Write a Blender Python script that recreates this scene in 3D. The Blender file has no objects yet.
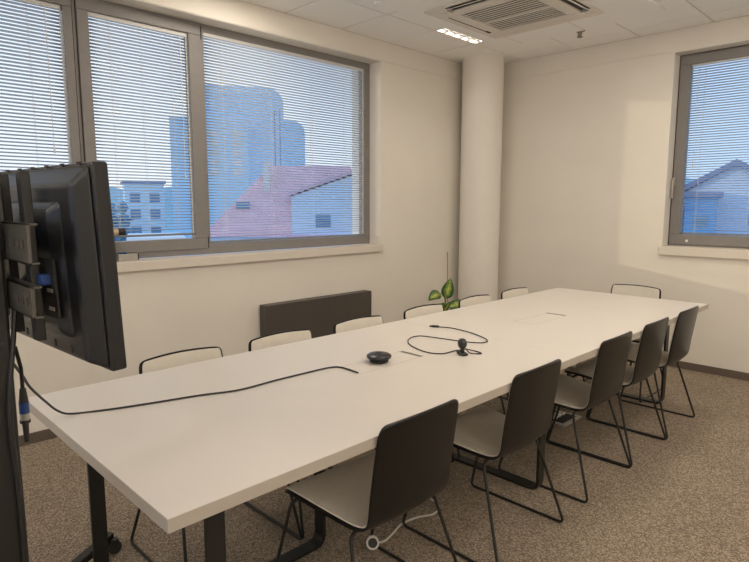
import bpy, bmesh, math, random
from mathutils import Vector, Matrix
random.seed(7)
PI = math.pi
SC = bpy.context.scene
COL = SC.collection

# ------------------------------------------------------------------ materials
def new_mat(name):
    m = bpy.data.materials.new(name); m.use_nodes = True
    nt = m.node_tree
    return m, nt, nt.nodes['Principled BSDF']

def mat(name, rgb, rough=.5, metal=0., spec=.5, var=.0, scale=8., bump=0., bscale=60., coat=0., emit=None, estr=0.):
    m, nt, b = new_mat(name)
    b.inputs['Base Color'].default_value = (*rgb, 1)
    b.inputs['Roughness'].default_value = rough
    b.inputs['Metallic'].default_value = metal
    b.inputs['Specular IOR Level'].default_value = spec
    b.inputs['Coat Weight'].default_value = coat
    tc = nt.nodes.new('ShaderNodeTexCoord')
    if var:
        n = nt.nodes.new('ShaderNodeTexNoise'); n.inputs['Scale'].default_value = scale; n.inputs['Detail'].default_value = 4
        r = nt.nodes.new('ShaderNodeValToRGB')
        r.color_ramp.elements[0].position = .3; r.color_ramp.elements[1].position = .7
        r.color_ramp.elements[0].color = (*[c*(1-var) for c in rgb], 1)
        r.color_ramp.elements[1].color = (*[min(1, c*(1+var)) for c in rgb], 1)
        nt.links.new(tc.outputs['Object'], n.inputs['Vector'])
        nt.links.new(n.outputs['Fac'], r.inputs['Fac'])
        nt.links.new(r.outputs['Color'], b.inputs['Base Color'])
    if bump:
        n2 = nt.nodes.new('ShaderNodeTexNoise'); n2.inputs['Scale'].default_value = bscale; n2.inputs['Detail'].default_value = 3
        bp = nt.nodes.new('ShaderNodeBump'); bp.inputs['Strength'].default_value = bump; bp.inputs['Distance'].default_value = .004
        nt.links.new(tc.outputs['Object'], n2.inputs['Vector'])
        nt.links.new(n2.outputs['Fac'], bp.inputs['Height'])
        nt.links.new(bp.outputs['Normal'], b.inputs['Normal'])
    if emit:
        b.inputs['Emission Color'].default_value = (*emit, 1); b.inputs['Emission Strength'].default_value = estr
    return m

def carpet_mat():
    m, nt, b = new_mat('loop_carpet')
    tc = nt.nodes.new('ShaderNodeTexCoord')
    vc = nt.nodes.new('ShaderNodeTexVoronoi'); vc.inputs['Scale'].default_value = 200
    n = nt.nodes.new('ShaderNodeSeparateColor')
    r = nt.nodes.new('ShaderNodeValToRGB'); e = r.color_ramp.elements
    e[0].position = .0; e[0].color = (.165, .13, .098, 1)
    e[1].position = 1.; e[1].color = (.53, .44, .34, 1)
    x = r.color_ramp.elements.new(.5); x.color = (.30, .245, .187, 1)
    n2 = nt.nodes.new('ShaderNodeTexNoise'); n2.inputs['Scale'].default_value = 3; n2.inputs['Detail'].default_value = 2
    mx = nt.nodes.new('ShaderNodeMix'); mx.data_type = 'RGBA'; mx.blend_type = 'MULTIPLY'; mx.inputs['Factor'].default_value = .25
    v = nt.nodes.new('ShaderNodeTexVoronoi'); v.inputs['Scale'].default_value = 220
    bp = nt.nodes.new('ShaderNodeBump'); bp.inputs['Strength'].default_value = .5; bp.inputs['Distance'].default_value = .004
    L = nt.links.new
    L(tc.outputs['Object'], vc.inputs['Vector']); L(tc.outputs['Object'], v.inputs['Vector']); L(tc.outputs['Object'], n2.inputs['Vector'])
    L(vc.outputs['Color'], n.inputs['Color']); L(n.outputs['Red'], r.inputs['Fac']); L(r.outputs['Color'], mx.inputs['A']); L(n2.outputs['Fac'], mx.inputs['B'])
    L(mx.outputs['Result'], b.inputs['Base Color'])
    L(v.outputs['Distance'], bp.inputs['Height']); L(bp.outputs['Normal'], b.inputs['Normal'])
    b.inputs['Roughness'].default_value = .95; b.inputs['Specular IOR Level'].default_value = .1
    return m

def glass_mat(name, tint):
    m = bpy.data.materials.new(name); m.use_nodes = True
    nt = m.node_tree; nt.nodes.clear()
    out = nt.nodes.new('ShaderNodeOutputMaterial'); mx = nt.nodes.new('ShaderNodeMixShader')
    tr = nt.nodes.new('ShaderNodeBsdfTransparent'); tr.inputs['Color'].default_value = (*tint, 1)
    gl = nt.nodes.new('ShaderNodeBsdfGlossy'); gl.inputs['Roughness'].default_value = .0
    mx.inputs['Fac'].default_value = .006
    nt.links.new(tr.outputs[0], mx.inputs[1]); nt.links.new(gl.outputs[0], mx.inputs[2]); nt.links.new(mx.outputs[0], out.inputs[0])
    return m

def slat_mat():
    m = bpy.data.materials.new('blind_slat_lacquer'); m.use_nodes = True
    nt = m.node_tree; b = nt.nodes['Principled BSDF']
    b.inputs['Base Color'].default_value = (.74, .76, .78, 1); b.inputs['Roughness'].default_value = .45
    return m

def leaf_mat():
    m, nt, b = new_mat('variegated_leaf')
    tc = nt.nodes.new('ShaderNodeTexCoord')
    n = nt.nodes.new('ShaderNodeTexNoise'); n.inputs['Scale'].default_value = 45; n.inputs['Detail'].default_value = 4
    at = nt.nodes.new('ShaderNodeAttribute'); at.attribute_name = 'mid'
    ad = nt.nodes.new('ShaderNodeMath'); ad.operation = 'MULTIPLY_ADD'; ad.inputs[1].default_value = .45
    r = nt.nodes.new('ShaderNodeValToRGB'); e = r.color_ramp.elements
    e[0].position = .42; e[0].color = (.03, .085, .02, 1)
    e[1].position = .78; e[1].color = (.62, .58, .12, 1)
    x = e.new(.58); x.color = (.16, .26, .04, 1)
    L = nt.links.new
    L(tc.outputs['Object'], n.inputs['Vector']); L(n.outputs['Fac'], ad.inputs[0]); L(at.outputs['Fac'], ad.inputs[2])
    L(ad.outputs[0], r.inputs['Fac']); L(r.outputs['Color'], b.inputs['Base Color'])
    b.inputs['Roughness'].default_value = .4
    return m

M = dict(
    wall=mat('painted_plaster', (.78, .745, .68), .85, var=.02, scale=2.5, bump=.06, bscale=90, spec=.2),
    reveal=mat('white_reveal_paint', (.78, .75, .70), .7, var=.01, spec=.3),
    ceil=mat('ceiling_tile', (.91, .905, .89), .9, var=.03, scale=120, spec=.2),
    seam=mat('tile_joint', (.42, .39, .36), .9),
    outrev=mat('sunlit_outer_reveal', (.88, .87, .84), .8, var=.01),  # whitened so the outer jamb looks sunlit
    sill=mat('sill_laminate', (.69, .64, .57), .5, var=.02, scale=5),
    frame=mat('grey_aluminium', (.215, .205, .20), .45, metal=.0, spec=.5, var=.03, scale=20),
    groove=mat('rubber_seal', (.04, .035, .03), .7),
    glass=glass_mat('window_glass', (.95, .97, .98)),
    slat=slat_mat(),
    cordw=mat('blind_cord', (.75, .75, .75), .7),
    rail_shade=mat('backlit_bottom_rail', (.20, .215, .235), .45),  # backlit shade of the rail put into its colour
    rail=mat('blind_rail', (.62, .62, .62), .4),
    carpet=carpet_mat(),
    carpet_trim=mat('carpet_skirting', (.145, .115, .095), .95, var=.2, scale=160, spec=.1),
    top=mat('matt_white_laminate', (.70, .66, .61), .36, var=.012, scale=6, spec=.45),
    edge=mat('shaded_edge_and_joint', (.46, .42, .375), .5, var=.02, scale=9),  # greyed for shade on the table sides; also colours the flap joints
    black=mat('black_powder_coat', (.012, .012, .012), .45, bump=.05, bscale=400),
    shell=mat('black_gloss_shell', (.007, .0065, .006), .28, spec=.35, bump=.02, bscale=12),
    cream=mat('cream_upholstery', (.72, .68, .60), .75, var=.03, scale=40, bump=.05, bscale=300),
    plastic=mat('black_tv_plastic', (.014, .015, .018), .30, bump=.04, bscale=500),
    plastic_m=mat('matt_black_plastic', (.02, .02, .02), .6, bump=.04, bscale=300),
    screen=mat('dark_screen', (.006, .006, .008), .12),
    steel=mat('zinc_plated_steel', (.11, .107, .10), .42, metal=.7, var=.06, scale=30),
    silver=mat('brushed_aluminium', (.42, .40, .37), .4, metal=.5, var=.03, scale=40),
    rad=mat('anthracite_radiator', (.075, .064, .055), .5, var=.03, scale=10),
    blue=mat('blue_plastic', (.015, .05, .20), .4, var=.02, scale=30),
    cable=mat('black_cable', (.012, .012, .012), .5, var=.1, scale=90),
    wcable=mat('white_cable', (.55, .53, .49), .5, var=.03, scale=90),
    whitep=mat('white_plastic', (.74, .70, .64), .5, var=.01, scale=30),
    acp=mat('ac_panel_plastic', (.74, .70, .64), .5, var=.015, scale=10),
    dark=mat('dark_gap', (.03, .028, .025), .8),
    grl=mat('grille_shadow', (.13, .12, .11), .8),
    reflector=mat('white_reflector', (.92, .90, .86), .35),
    louvre=mat('louvre_shade_grey', (.16, .155, .15), .5),  # dark tone stands in for the unlit side of the blades
    tube=mat('fluorescent_tube', (.9, .9, .9), .5, emit=(1, .90, .76), estr=75),
    brass=mat('sprinkler_metal', (.25, .22, .18), .35, metal=.9),
    terracotta=mat('plant_pot_ceramic', (.55, .5, .45), .6, var=.05, scale=10),
    soil=mat('potting_soil', (.035, .025, .018), .95, bump=.5, bscale=80, var=.3, scale=60),
    cane=mat('bamboo_cane', (.42, .27, .13), .6, var=.15, scale=40),
    stem=mat('plant_stem', (.20, .22, .07), .6, var=.15, scale=40),
    leaf=leaf_mat(),
    tan=mat('tan_plastic', (.55, .42, .28), .5, var=.02, scale=20),
    tower=mat('haze_blue_cladding', (.47, .73, .96), .7, var=.05, scale=.25),  # blue haze and sky light mixed into the facade colour
    towerb=mat('hazed_pale_cladding', (.53, .78, .97), .7, var=.05, scale=.25),  # same haze tint, paler
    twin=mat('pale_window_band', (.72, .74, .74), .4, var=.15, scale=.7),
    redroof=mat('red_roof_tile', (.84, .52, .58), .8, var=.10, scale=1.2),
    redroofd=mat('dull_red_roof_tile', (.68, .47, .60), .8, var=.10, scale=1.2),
    housew=mat('hazed_house_render', (.62, .76, .92), .8, var=.03, scale=.5),  # white walls tinted blue for haze and sky light
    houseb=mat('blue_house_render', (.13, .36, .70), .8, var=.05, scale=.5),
    housewin=mat('hazed_house_window', (.13, .28, .46), .3, var=.1, scale=2),  # lightened and blued to give the panes distance haze
    roofw=mat('sunlit_white_roof', (.88, .88, .86), .8, var=.02, scale=.5),  # bright white stands in for sunlight on the roof
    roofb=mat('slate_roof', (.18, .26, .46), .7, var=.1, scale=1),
    tree=mat('hazed_tree_foliage', (.15, .30, .42), .9, var=.3, scale=.8),  # foliage colour carries the blue haze
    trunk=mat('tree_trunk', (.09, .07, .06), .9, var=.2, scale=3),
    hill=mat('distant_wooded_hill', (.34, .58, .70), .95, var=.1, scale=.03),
    ground=mat('street_ground', (.42, .44, .46), .95, var=.15, scale=.1),
)

# ------------------------------------------------------------------ mesh building
class MB:
    def __init__(s): s.bm = bmesh.new()
    def face(s, pts):
        vs = [s.bm.verts.new(p) for p in pts]; return s.bm.faces.new(vs)
    def box(s, x0, x1, y0, y1, z0, z1):
        v = [s.bm.verts.new((x, y, z)) for x in (x0, x1) for y in (y0, y1) for z in (z0, z1)]
        for f in ((0, 1, 3, 2), (4, 6, 7, 5), (0, 4, 5, 1), (2, 3, 7, 6), (0, 2, 6, 4), (1, 5, 7, 3)):
            s.bm.faces.new([v[i] for i in f])
        return s
    def obox(s, c, ax, ay, az):
        """box from a centre and three half axes"""
        c, ax, ay, az = map(Vector, (c, ax, ay, az))
        v = [s.bm.verts.new(c+i*ax+j*ay+k*az) for i in (-1, 1) for j in (-1, 1) for k in (-1, 1)]
        for f in ((0, 1, 3, 2), (4, 6, 7, 5), (0, 4, 5, 1), (2, 3, 7, 6), (0, 2, 6, 4), (1, 5, 7, 3)):
            s.bm.faces.new([v[i] for i in f])
        return s
    def prism(s, pts, d):
        """closed polygon pushed along vector d"""
        d = Vector(d); a = [s.bm.verts.new(p) for p in pts]; b = [s.bm.verts.new(Vector(p)+d) for p in pts]
        s.bm.faces.new(a); s.bm.faces.new(b[::-1]); n = len(pts)
        for i in range(n): s.bm.faces.new([a[i], b[i], b[(i+1) % n], a[(i+1) % n]])
        return s
    def tube(s, path, r, seg=10, cap=True, closed=False):
        P = [Vector(p) for p in path]; n = len(P); rings = []
        up = None
        for i, q in enumerate(P):
            if closed: t = (P[(i+1) % n]-P[i-1]).normalized()
            else: t = (P[min(i+1, n-1)]-P[max(i-1, 0)]).normalized()
            if up is None:
                up = t.orthogonal().normalized()
            up = (up-t*up.dot(t)).normalized(); sd = t.cross(up)
            rr = r[i] if isinstance(r, (list, tuple)) else r
            rings.append([s.bm.verts.new(q+rr*(math.cos(2*PI*k/seg)*up+math.sin(2*PI*k/seg)*sd)) for k in range(seg)])
        for i in range(n if closed else n-1):
            A, B = rings[i], rings[(i+1) % n]
            for k in range(seg): s.bm.faces.new([A[k], A[(k+1) % seg], B[(k+1) % seg], B[k]])
        if cap and not closed:
            s.bm.faces.new(rings[0][::-1]); s.bm.faces.new(rings[-1])
        return s
    def lathe(s, prof, c, axis='z', seg=32):
        c = Vector(c); rings = []
        for r, h in prof:
            ring = []
            for k in range(seg):
                a = 2*PI*k/seg; x, y = max(r, 1e-5)*math.cos(a), max(r, 1e-5)*math.sin(a)
                ring.append(s.bm.verts.new(c+Vector({'z': (x, y, h), 'x': (h, x, y), 'y': (y, h, x)}[axis])))
            rings.append(ring)
        for A, B in zip(rings, rings[1:]):
            for k in range(seg): s.bm.faces.new([A[k], A[(k+1) % seg], B[(k+1) % seg], B[k]])
        s.bm.faces.new(rings[0][::-1]); s.bm.faces.new(rings[-1])
        return s
    def build(s, name, m, parent=None, smooth=False, bevel=0., seg=2, loc=None, angle=35):
        bmesh.ops.recalc_face_normals(s.bm, faces=s.bm.faces)
        me = bpy.data.meshes.new(name); s.bm.to_mesh(me); s.bm.free()
        me.materials.append(m)
        o = bpy.data.objects.new(name, me); COL.objects.link(o)
        if smooth:
            for p in me.polygons: p.use_smooth = True
            try: me.set_sharp_from_angle(angle=math.radians(angle))
            except Exception: pass
        if bevel:
            b = o.modifiers.new('edge', 'BEVEL'); b.width = bevel; b.segments = seg; b.limit_method = 'ANGLE'; b.angle_limit = math.radians(40)
        if parent: o.parent = parent
        if loc: o.location = loc
        return o

def tag(o, label=None, cat=None, group=None, kind=None):
    if label: o['label'] = label
    if cat: o['category'] = cat
    if group: o['group'] = group
    if kind: o['kind'] = kind
    return o
def empty(name, loc=(0, 0, 0), rz=0.):
    o = bpy.data.objects.new(name, None); COL.objects.link(o); o.location = loc; o.rotation_euler = (0, 0, rz)
    o.empty_display_size = .1
    return o
def copy_tree(o, parent=None):
    c = o.copy(); COL.objects.link(c)
    if parent:
        c.parent = parent
    for ch in list(o.children): copy_tree(ch, c)
    return c

def fillet(pts, r, n=6):
    """round the inner corners of a polyline"""
    P = [Vector(p) for p in pts]; out = [P[0]]
    for i in range(1, len(P)-1):
        a, b, c = P[i-1], P[i], P[i+1]
        u, v = (a-b), (c-b); rr = min(r, u.length*.45, v.length*.45)
        p, q = b+u.normalized()*rr, b+v.normalized()*rr
        for k in range(n+1):
            t = k/n; out.append((1-t)**2*p+2*t*(1-t)*b+t*t*q)
    out.append(P[-1]); return out
def spline(pts, n=8, closed=False):
    P = [Vector(p) for p in pts]; out = []; N = len(P)
    for i in range(N-1):
        a, b, c, d = P[max(i-1, 0)], P[i], P[i+1], P[min(i+2, N-1)]
        for k in range(n):
            t = k/n
            out.append(.5*((2*b)+(c-a)*t+(2*a-5*b+4*c-d)*t*t+(3*b-a-3*c+d)*t**3))
    out.append(P[-1]); return out

# ------------------------------------------------------------------ room shell
H = 2.844
XR, YB = 5.9, -7.4
WY0, WY1, WZ0, WZ1 = -5.74, -1.494, 1.0, 2.672      # opening in the left wall
FX0, FX1, FZ0, FZ1 = 1.962, 3.26, 1.0, 2.664        # opening in the far wall
T = .30
def S(o): return tag(o, kind='structure')
b = MB(); b.box(-T, XR+T, YB-T, T, -.2, 0); S(b.build('floor', M['carpet']))
b = MB()
TO = .385
b.box(-TO, 0, YB-T, WY0, 0, H); b.box(-TO, 0, WY1, T, 0, H); b.box(-TO, 0, WY0, WY1, 0, WZ0); b.box(-TO, 0, WY0, WY1, WZ1, H)
S(b.build('wall_left', M['wall']))
b = MB()
b.box(0, FX0, 0, T, 0, H); b.box(FX1, XR+T, 0, T, 0, H); b.box(FX0, FX1, 0, T, 0, FZ0); b.box(FX0, FX1, 0, T, FZ1, H)
S(b.build('wall_far', M['wall']))
b = MB(); b.box(XR, XR+T, YB-T, 0, 0, H); S(b.build('wall_right', M['wall']))
b = MB()
b.box(0, 1.7, YB-T, YB, 0, H); b.box(4.3, XR, YB-T, YB, 0, H); b.box(1.7, 4.3, YB-T, YB, 0, .8); b.box(1.7, 4.3, YB-T, YB, 2.6, H)
S(b.build('wall_back', M['wall']))
# shallow bulkheads over the windows (the faint line about 2.67 m up)
b = MB(); b.box(0, .006, YB, 0, 2.674, H); S(b.build('trim_1', M['wall']))
b = MB(); b.box(.006, XR, -.006, 0, 2.674, H); S(b.build('trim_2', M['wall']))
b = MB(); b.box(0, .012, YB, 0, 0, .062); S(b.build('baseboard_left', M['carpet_trim']))
b = MB(); b.box(.012, XR, -.012, 0, 0, .062); S(b.build('baseboard_far', M['carpet_trim']))
# reveal linings of the windows
b = MB()
b.box(-.21, .0, WY1-.003, WY1-.0002, WZ0+.04, WZ1-.0002); b.box(-.21, .0, WY0+.001, WY1-.003, WZ1-.003, WZ1-.0002)
S(b.build('trim_3', M['reveal']))
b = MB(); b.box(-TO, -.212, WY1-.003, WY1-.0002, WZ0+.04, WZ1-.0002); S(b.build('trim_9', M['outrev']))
b = MB()
b.box(FX0+.0002, FX0+.003, 0, .14, FZ0+.055, FZ1-.0002); b.box(FX0+.003, FX1-.001, 0, .14, FZ1-.003, FZ1-.0002); b.box(FX1-.003, FX1-.0002, 0, .14, FZ0+.055, FZ1-.003)
S(b.build('trim_4', M['reveal']))

# column in the corner
b = MB(); b.lathe([(.205, 0), (.205, H)], (.262, -.300, 0), seg=64)
S(b.build('column', M['reveal'], smooth=True))

# ceiling: slab and lay-in tiles with open joints
b = MB()
b.box(-T, .54, YB-T, T, H+.012, H+.2); b.box(.66, XR+T, YB-T, T, H+.012, H+.2); b.box(.54, .66, YB-T, -1.405, H+.012, H+.2); b.box(.54, .66, -.845, T, H+.012, H+.2)
S(b.build('ceiling', M['seam']))
P = .571
xs = [0.004]+[.535+P*i for i in range(0, 10)]
xs = [x for x in xs if x < XR-.05]+[XR]
ys = [-.004]+[-.262-P*i for i in range(0, 14)]
ys = [y for y in ys if y > YB+.05]+[YB]
LX0, LX1 = .545, .655                               # lamp slot beside the dropped panel
b = MB(); g = .005
for i in range(len(xs)-1):
    for j in range(len(ys)-1):
        x0, x1, y1, y0 = xs[i]+g, xs[i+1]-g, ys[j]-g, ys[j+1]+g
        if abs(xs[i]-.535) < .01 and y1 < -.80 and y0 > -1.42:   # the tile cut for the lamp
            b.box(x0, LX0-.002, y0, y1, H, H+.01); b.box(LX1+.002, x1, y0, y1, H, H+.01)
        else:
            b.box(x0, x1, y0, y1, H, H+.01)
S(b.build('ceiling_tiles', M['ceil']))
# dropped panel round the air conditioner
PX0, PX1, PY0, PY1 = .668, 2.088, -2.25, -.582
b = MB()
pan = [(PX0, PY0), (PX1, PY0), (PX1, PY1), (PX0, PY1)]
r_ = .05
poly = []
for (cx, cy, a0, rr) in ((PX0, PY0, 180, .004), (PX1, PY0, 270, r_), (PX1, PY1, 0, r_), (PX0, PY1, 90, .004)):
    sx, sy = (1 if cx == PX0 else -1), (1 if cy == PY0 else -1)
    for k in range(6):
        a = math.radians(a0+90*k/5); poly.append((cx+sx*rr+rr*math.cos(a), cy+sy*rr+rr*math.sin(a), H-.018))
b.prism(poly, (0, 0, .0175))
S(b.build('trim_5', M['ceil'], bevel=.002))
b = MB()
for x in (.882, 1.453): b.box(x-.0015, x+.0015, -1.0, PY1-.004, H-.0185, H-.0179)
S(b.build('trim_6', M['seam']))

# ------------------------------------------------------------------ ceiling lamp strips
def lamp_strip(y0, y1, x0, x1, label, group, n=2.5):
    t = empty('ceiling_light', ((x0+x1)/2, (y0+y1)/2, H))
    w, l = (x1-x0)/2, (y1-y0)/2
    f = MB()
    f.box(-w, -w+.006, -l, l, -.004, .11); f.box(w-.006, w, -l, l, -.004, .11)
    f.box(-w, w, -l, -l+.006, -.004, .11); f.box(-w, w, l-.006, l, -.004, .11); f.box(-w, w, -l, l, .11, .114)
    f.build('housing', M['reflector'], t)
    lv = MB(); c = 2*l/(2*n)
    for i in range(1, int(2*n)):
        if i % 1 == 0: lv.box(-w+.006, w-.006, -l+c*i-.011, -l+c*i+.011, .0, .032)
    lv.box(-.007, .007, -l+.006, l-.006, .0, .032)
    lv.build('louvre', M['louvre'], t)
    tb = MB(); tb.tube([(0, -l+.02, .065), (0, l-.02, .065)], .017, 12); tb.build('tube', M['tube'], t, smooth=True)
    return tag(t, label, 'ceiling light', group)
lamp_strip(-1.40, -.85, LX0, LX1, 'lit louvred ceiling lamp in the slot beside the air conditioner panel', None)

# ------------------------------------------------------------------ air conditioner cassette
ac = tag(empty('air_conditioner', (1.285, -1.395, H-.018)), 'white four-way cassette air conditioner set in the ceiling panel', 'air conditioner')
b = MB(); hw = .475
# face panel with the grille and slot openings left out
def ring(bm, x0, x1, y0, y1, X0, X1, Y0, Y1, z0, z1):
    bm.box(X0, X1, Y0, y0, z0, z1); bm.box(X0, X1, y1, Y1, z0, z1); bm.box(X0, x0, y0, y1, z0, z1); bm.box(x1, X1, y0, y1, z0, z1)
gw = .295
ring(b, -gw, gw, -gw, gw, -.375, .375, -.375, .375, -.022, -.001)
ring(b, -.375, .375, -.375, .375, -hw, hw, -hw, hw, -.014, -.001)
b.build('face_panel', M['acp'], ac, bevel=.006)
b = MB(); b.box(-gw, gw, -gw, gw, -.004, -.002); b.build('grille_recess', M['grl'], ac)
b = MB()
for i in range(15):
    y = -gw+.02+(2*gw-.04)*i/14
    b.box(-gw, gw, y-.0065, y+.0065, -.022, -.018)
b.box(-gw, gw, .02, .05, -.0225, -.012)
for y in (-gw+.004, gw-.004): b.box(-gw, gw, y-.006, y+.006, -.023, -.008)
for x in (-gw+.004, gw-.004): b.box(x-.006, x+.006, -gw, gw, -.023, -.008)
b.build('intake_grille', M['acp'], ac)
for k, opn in ((0, 1), (1, 0), (2, 1), (3, 0)):
    # 0 = right, 1 = far, 2 = near, 3 = left
    a = {0: 0, 1: PI/2, 2: -PI/2, 3: PI}[k]
    R3 = Matrix.Rotation(a, 3, 'Z')
    def bb(name, x0, x1, y0, y1, z0, z1, m, tilt=0):
        q = MB(); q.box(x0, x1, y0, y1, z0, z1)
        if tilt: bmesh.ops.rotate(q.bm, verts=q.bm.verts, cent=(x1, 0, z0), matrix=Matrix.Rotation(tilt, 3, 'Y'))
        bmesh.ops.rotate(q.bm, verts=q.bm.verts, cent=(0, 0, 0), matrix=R3)
        return q.build(name, m, ac)
    if opn:
        bb('outlet_slot', .385, .455, -.29, .29, -.016, -.0135, M['dark'])
        bb('louvre_flap', .40, .452, -.275, .275, -.03, -.026, M['acp'], .42)
        for yy in (-.27, .27): bb('flap_pivot', .39, .45, yy-.008, yy+.008, -.034, -.016, M['silver'])
    else:
        bb('outlet_slot', .398, .408, -.27, .27, -.0155, -.0135, M['grl'] if k == 3 else M['acp'])
        for yy in (.25,) if k == 3 else ():
            bb('flap_pivot', .385, .408, -yy-.03, -yy+.03, -.018, -.014, M['dark'])
for sx, sy in ((-1, -1), (1, -1), (-1, 1), (1, 1)):
    q = MB(); q.lathe([(.03, -.016), (.03, -.0135)], (sx*.42, sy*.42, 0), seg=20); q.build('corner_cap', M['acp'], ac)

# sprinkler
sp = tag(empty('fire_sprinkler', (1.388, -.562+.02, H)), 'small metal sprinkler head hanging from the ceiling tiles', 'sprinkler')
q = MB(); q.lathe([(.042, 0), (.042, -.005), (.022, -.012), (.018, -.022)], (0, 0, 0), seg=20); q.build('escutcheon', M['brass'], sp, smooth=True)
q = MB()
for s_ in (-1, 1): q.tube([(s_*.014, 0, -.018), (s_*.016, 0, -.032), (0, 0, -.05)], .0045, 8)
q.tube([(0, 0, -.02), (0, 0, -.05)], .005, 8); q.build('frame', M['brass'], sp)
q = MB(); q.lathe([(.024, -.05), (.024, -.054)], (0, 0, 0), seg=16); q.build('deflector', M['brass'], sp)

# ------------------------------------------------------------------ windows
def rect_ring(q, ax, d0, d1, a0, a1, z0, z1, w):
    """rectangular frame of bars; ax 'x' means the frame's thickness runs along X"""
    def bx(p0, p1, q0, q1):
        if ax == 'x': q.box(d0, d1, p0, p1, q0, q1)
        else: q.box(p0, p1, d0, d1, q0, q1)
    wl, wr, wb, wt = w if isinstance(w, tuple) else (w,)*4
    bx(a0, a1, z0, z0+wb); bx(a0, a1, z1-wt, z1); bx(a0, a0+wl, z0+wb, z1-wt); bx(a1-wr, a1, z0+wb, z1-wt)

w1 = S(empty('window_1', (-.15, (WY0+WY1)/2, WZ0)))
def child(q, name, m, par, **k):
    """mesh given in world coordinates, parented to an unrotated root"""
    bmesh.ops.translate(q.bm, verts=q.bm.verts, vec=-Vector(par.location) if par.parent is None else -(Vector(par.parent.location)))
    return q.build(name, m, par, **k)
# outer frame plus mullions
FXa, FXb = -.21, -.142
q = MB(); rect_ring(q, 'x', FXa, FXb, WY0, WY1-.003, 1.04, WZ1-.002, (.06, .075, .075, .055))
q.box(FXa, FXb, -3.186, -3.152, 1.11, 2.62); q.box(FXa, FXb, -4.032, -3.998, 1.11, 2.62)
child(q, 'outer_frame', M['frame'], w1, bevel=.003)
def sash(a0, a1, wr=.09):
    name = 'sash'
    q = MB(); rect_ring(q, 'x', -.20, -.130, a0, a1, 1.082, 2.652, (.068, wr, .078, .07))
    o = child(q, name, M['frame'], w1, bevel=.004)
    q = MB(); q.box(-.1395, -.1375, a0-.006, a0+.0, 1.082, 2.652); child(q, 'seal', M['groove'], w1)
    return o
sash(-3.998, -3.182); sash(-5.68, -4.026, .05)
q = MB(); q.box(-.1395, -.1375, -4.026, -4.020, 1.082, 2.652); child(q, 'seal', M['groove'], w1)
q = MB(); q.box(-.1415, -.1385, -3.173, -3.167, 2.56, 2.655); q.box(-.1415, -.1385, -3.173, -3.167, 1.085, 1.17)
child(q, 'hinge_gap', M['groove'], w1)
for a0, a1, z0, z1 in ((-5.61, -4.075, 1.155, 2.585), (-3.93, -3.27, 1.155, 2.585), (-3.15, -1.565, 1.11, 2.62)):
    q = MB(); q.box(-.190, -.184, a0-.01, a1+.01, z0-.01, z1+.01); child(q, 'pane', M['glass'], w1)

w2 = S(empty('window_2', ((FX0+FX1)/2, .15, FZ0)))
q = MB(); rect_ring(q, 'y', .142, .21, FX0, FX1, 1.04, FZ1, (.035, .06, .04, .03)); child(q, 'outer_frame', M['frame'], w2, bevel=.003)
q = MB(); rect_ring(q, 'y', .130, .20, FX0+.012, FX1-.03, 1.062, FZ1-.01, (.082, .08, .088, .08)); child(q, 'sash', M['frame'], w2, bevel=.004)
q = MB(); q.box(FX0+.07, FX1-.1, .184, .19, 1.13, 2.6); child(q, 'pane', M['glass'], w2)
q = MB(); q.box(FX0+.001, FX0+.009, .136, .139, 1.055, FZ1); q.box(FX0, FX1, .136, .139, FZ1-.006, FZ1-.001); child(q, 'seal', M['groove'], w2)
q = MB(); q.box(FX0+.012, FX0+.036, .112, .13, 1.57, 1.64); q.box(FX0+.014, FX0+.034, .085, .105, 1.46, 1.625); q.box(FX0+.018, FX0+.030, .09, .115, 1.60, 1.62)
child(q, 'handle', M['silver'], w2, bevel=.004)
q = MB(); q.box(2.11, 2.13, .122, .13, 1.085, 1.105); child(q, 'latch_cap', M['whitep'], w2, bevel=.002)

w3 = S(empty('added_fill_window', (3.0, YB-.15, .8)))  # unseen back window, added to bring in sky light as fill
q = MB(); rect_ring(q, 'y', YB-.22, YB-.14, 1.7, 4.3, .8, 2.6, .06)
for x in (3.0,): q.box(x-.03, x+.03, YB-.22, YB-.14, .86, 2.54)
child(q, 'outer_frame', M['frame'], w3)
for x0, x1 in ((1.76, 2.97), (3.03, 4.24)):
    q = MB(); q.box(x0, x1, YB-.185, YB-.179, .86, 2.54); child(q, 'pane', M['glass'], w3)
# sills
q = MB(); q.box(-.145, .032, WY0+.003, WY1+.004, .974, 1.037); S(q.build('trim_7', M['sill'], bevel=.004))
q = MB(); q.box(1.948, 3.275, -.032, .145, .974, 1.05); S(q.build('trim_8', M['sill'], bevel=.004))

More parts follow.
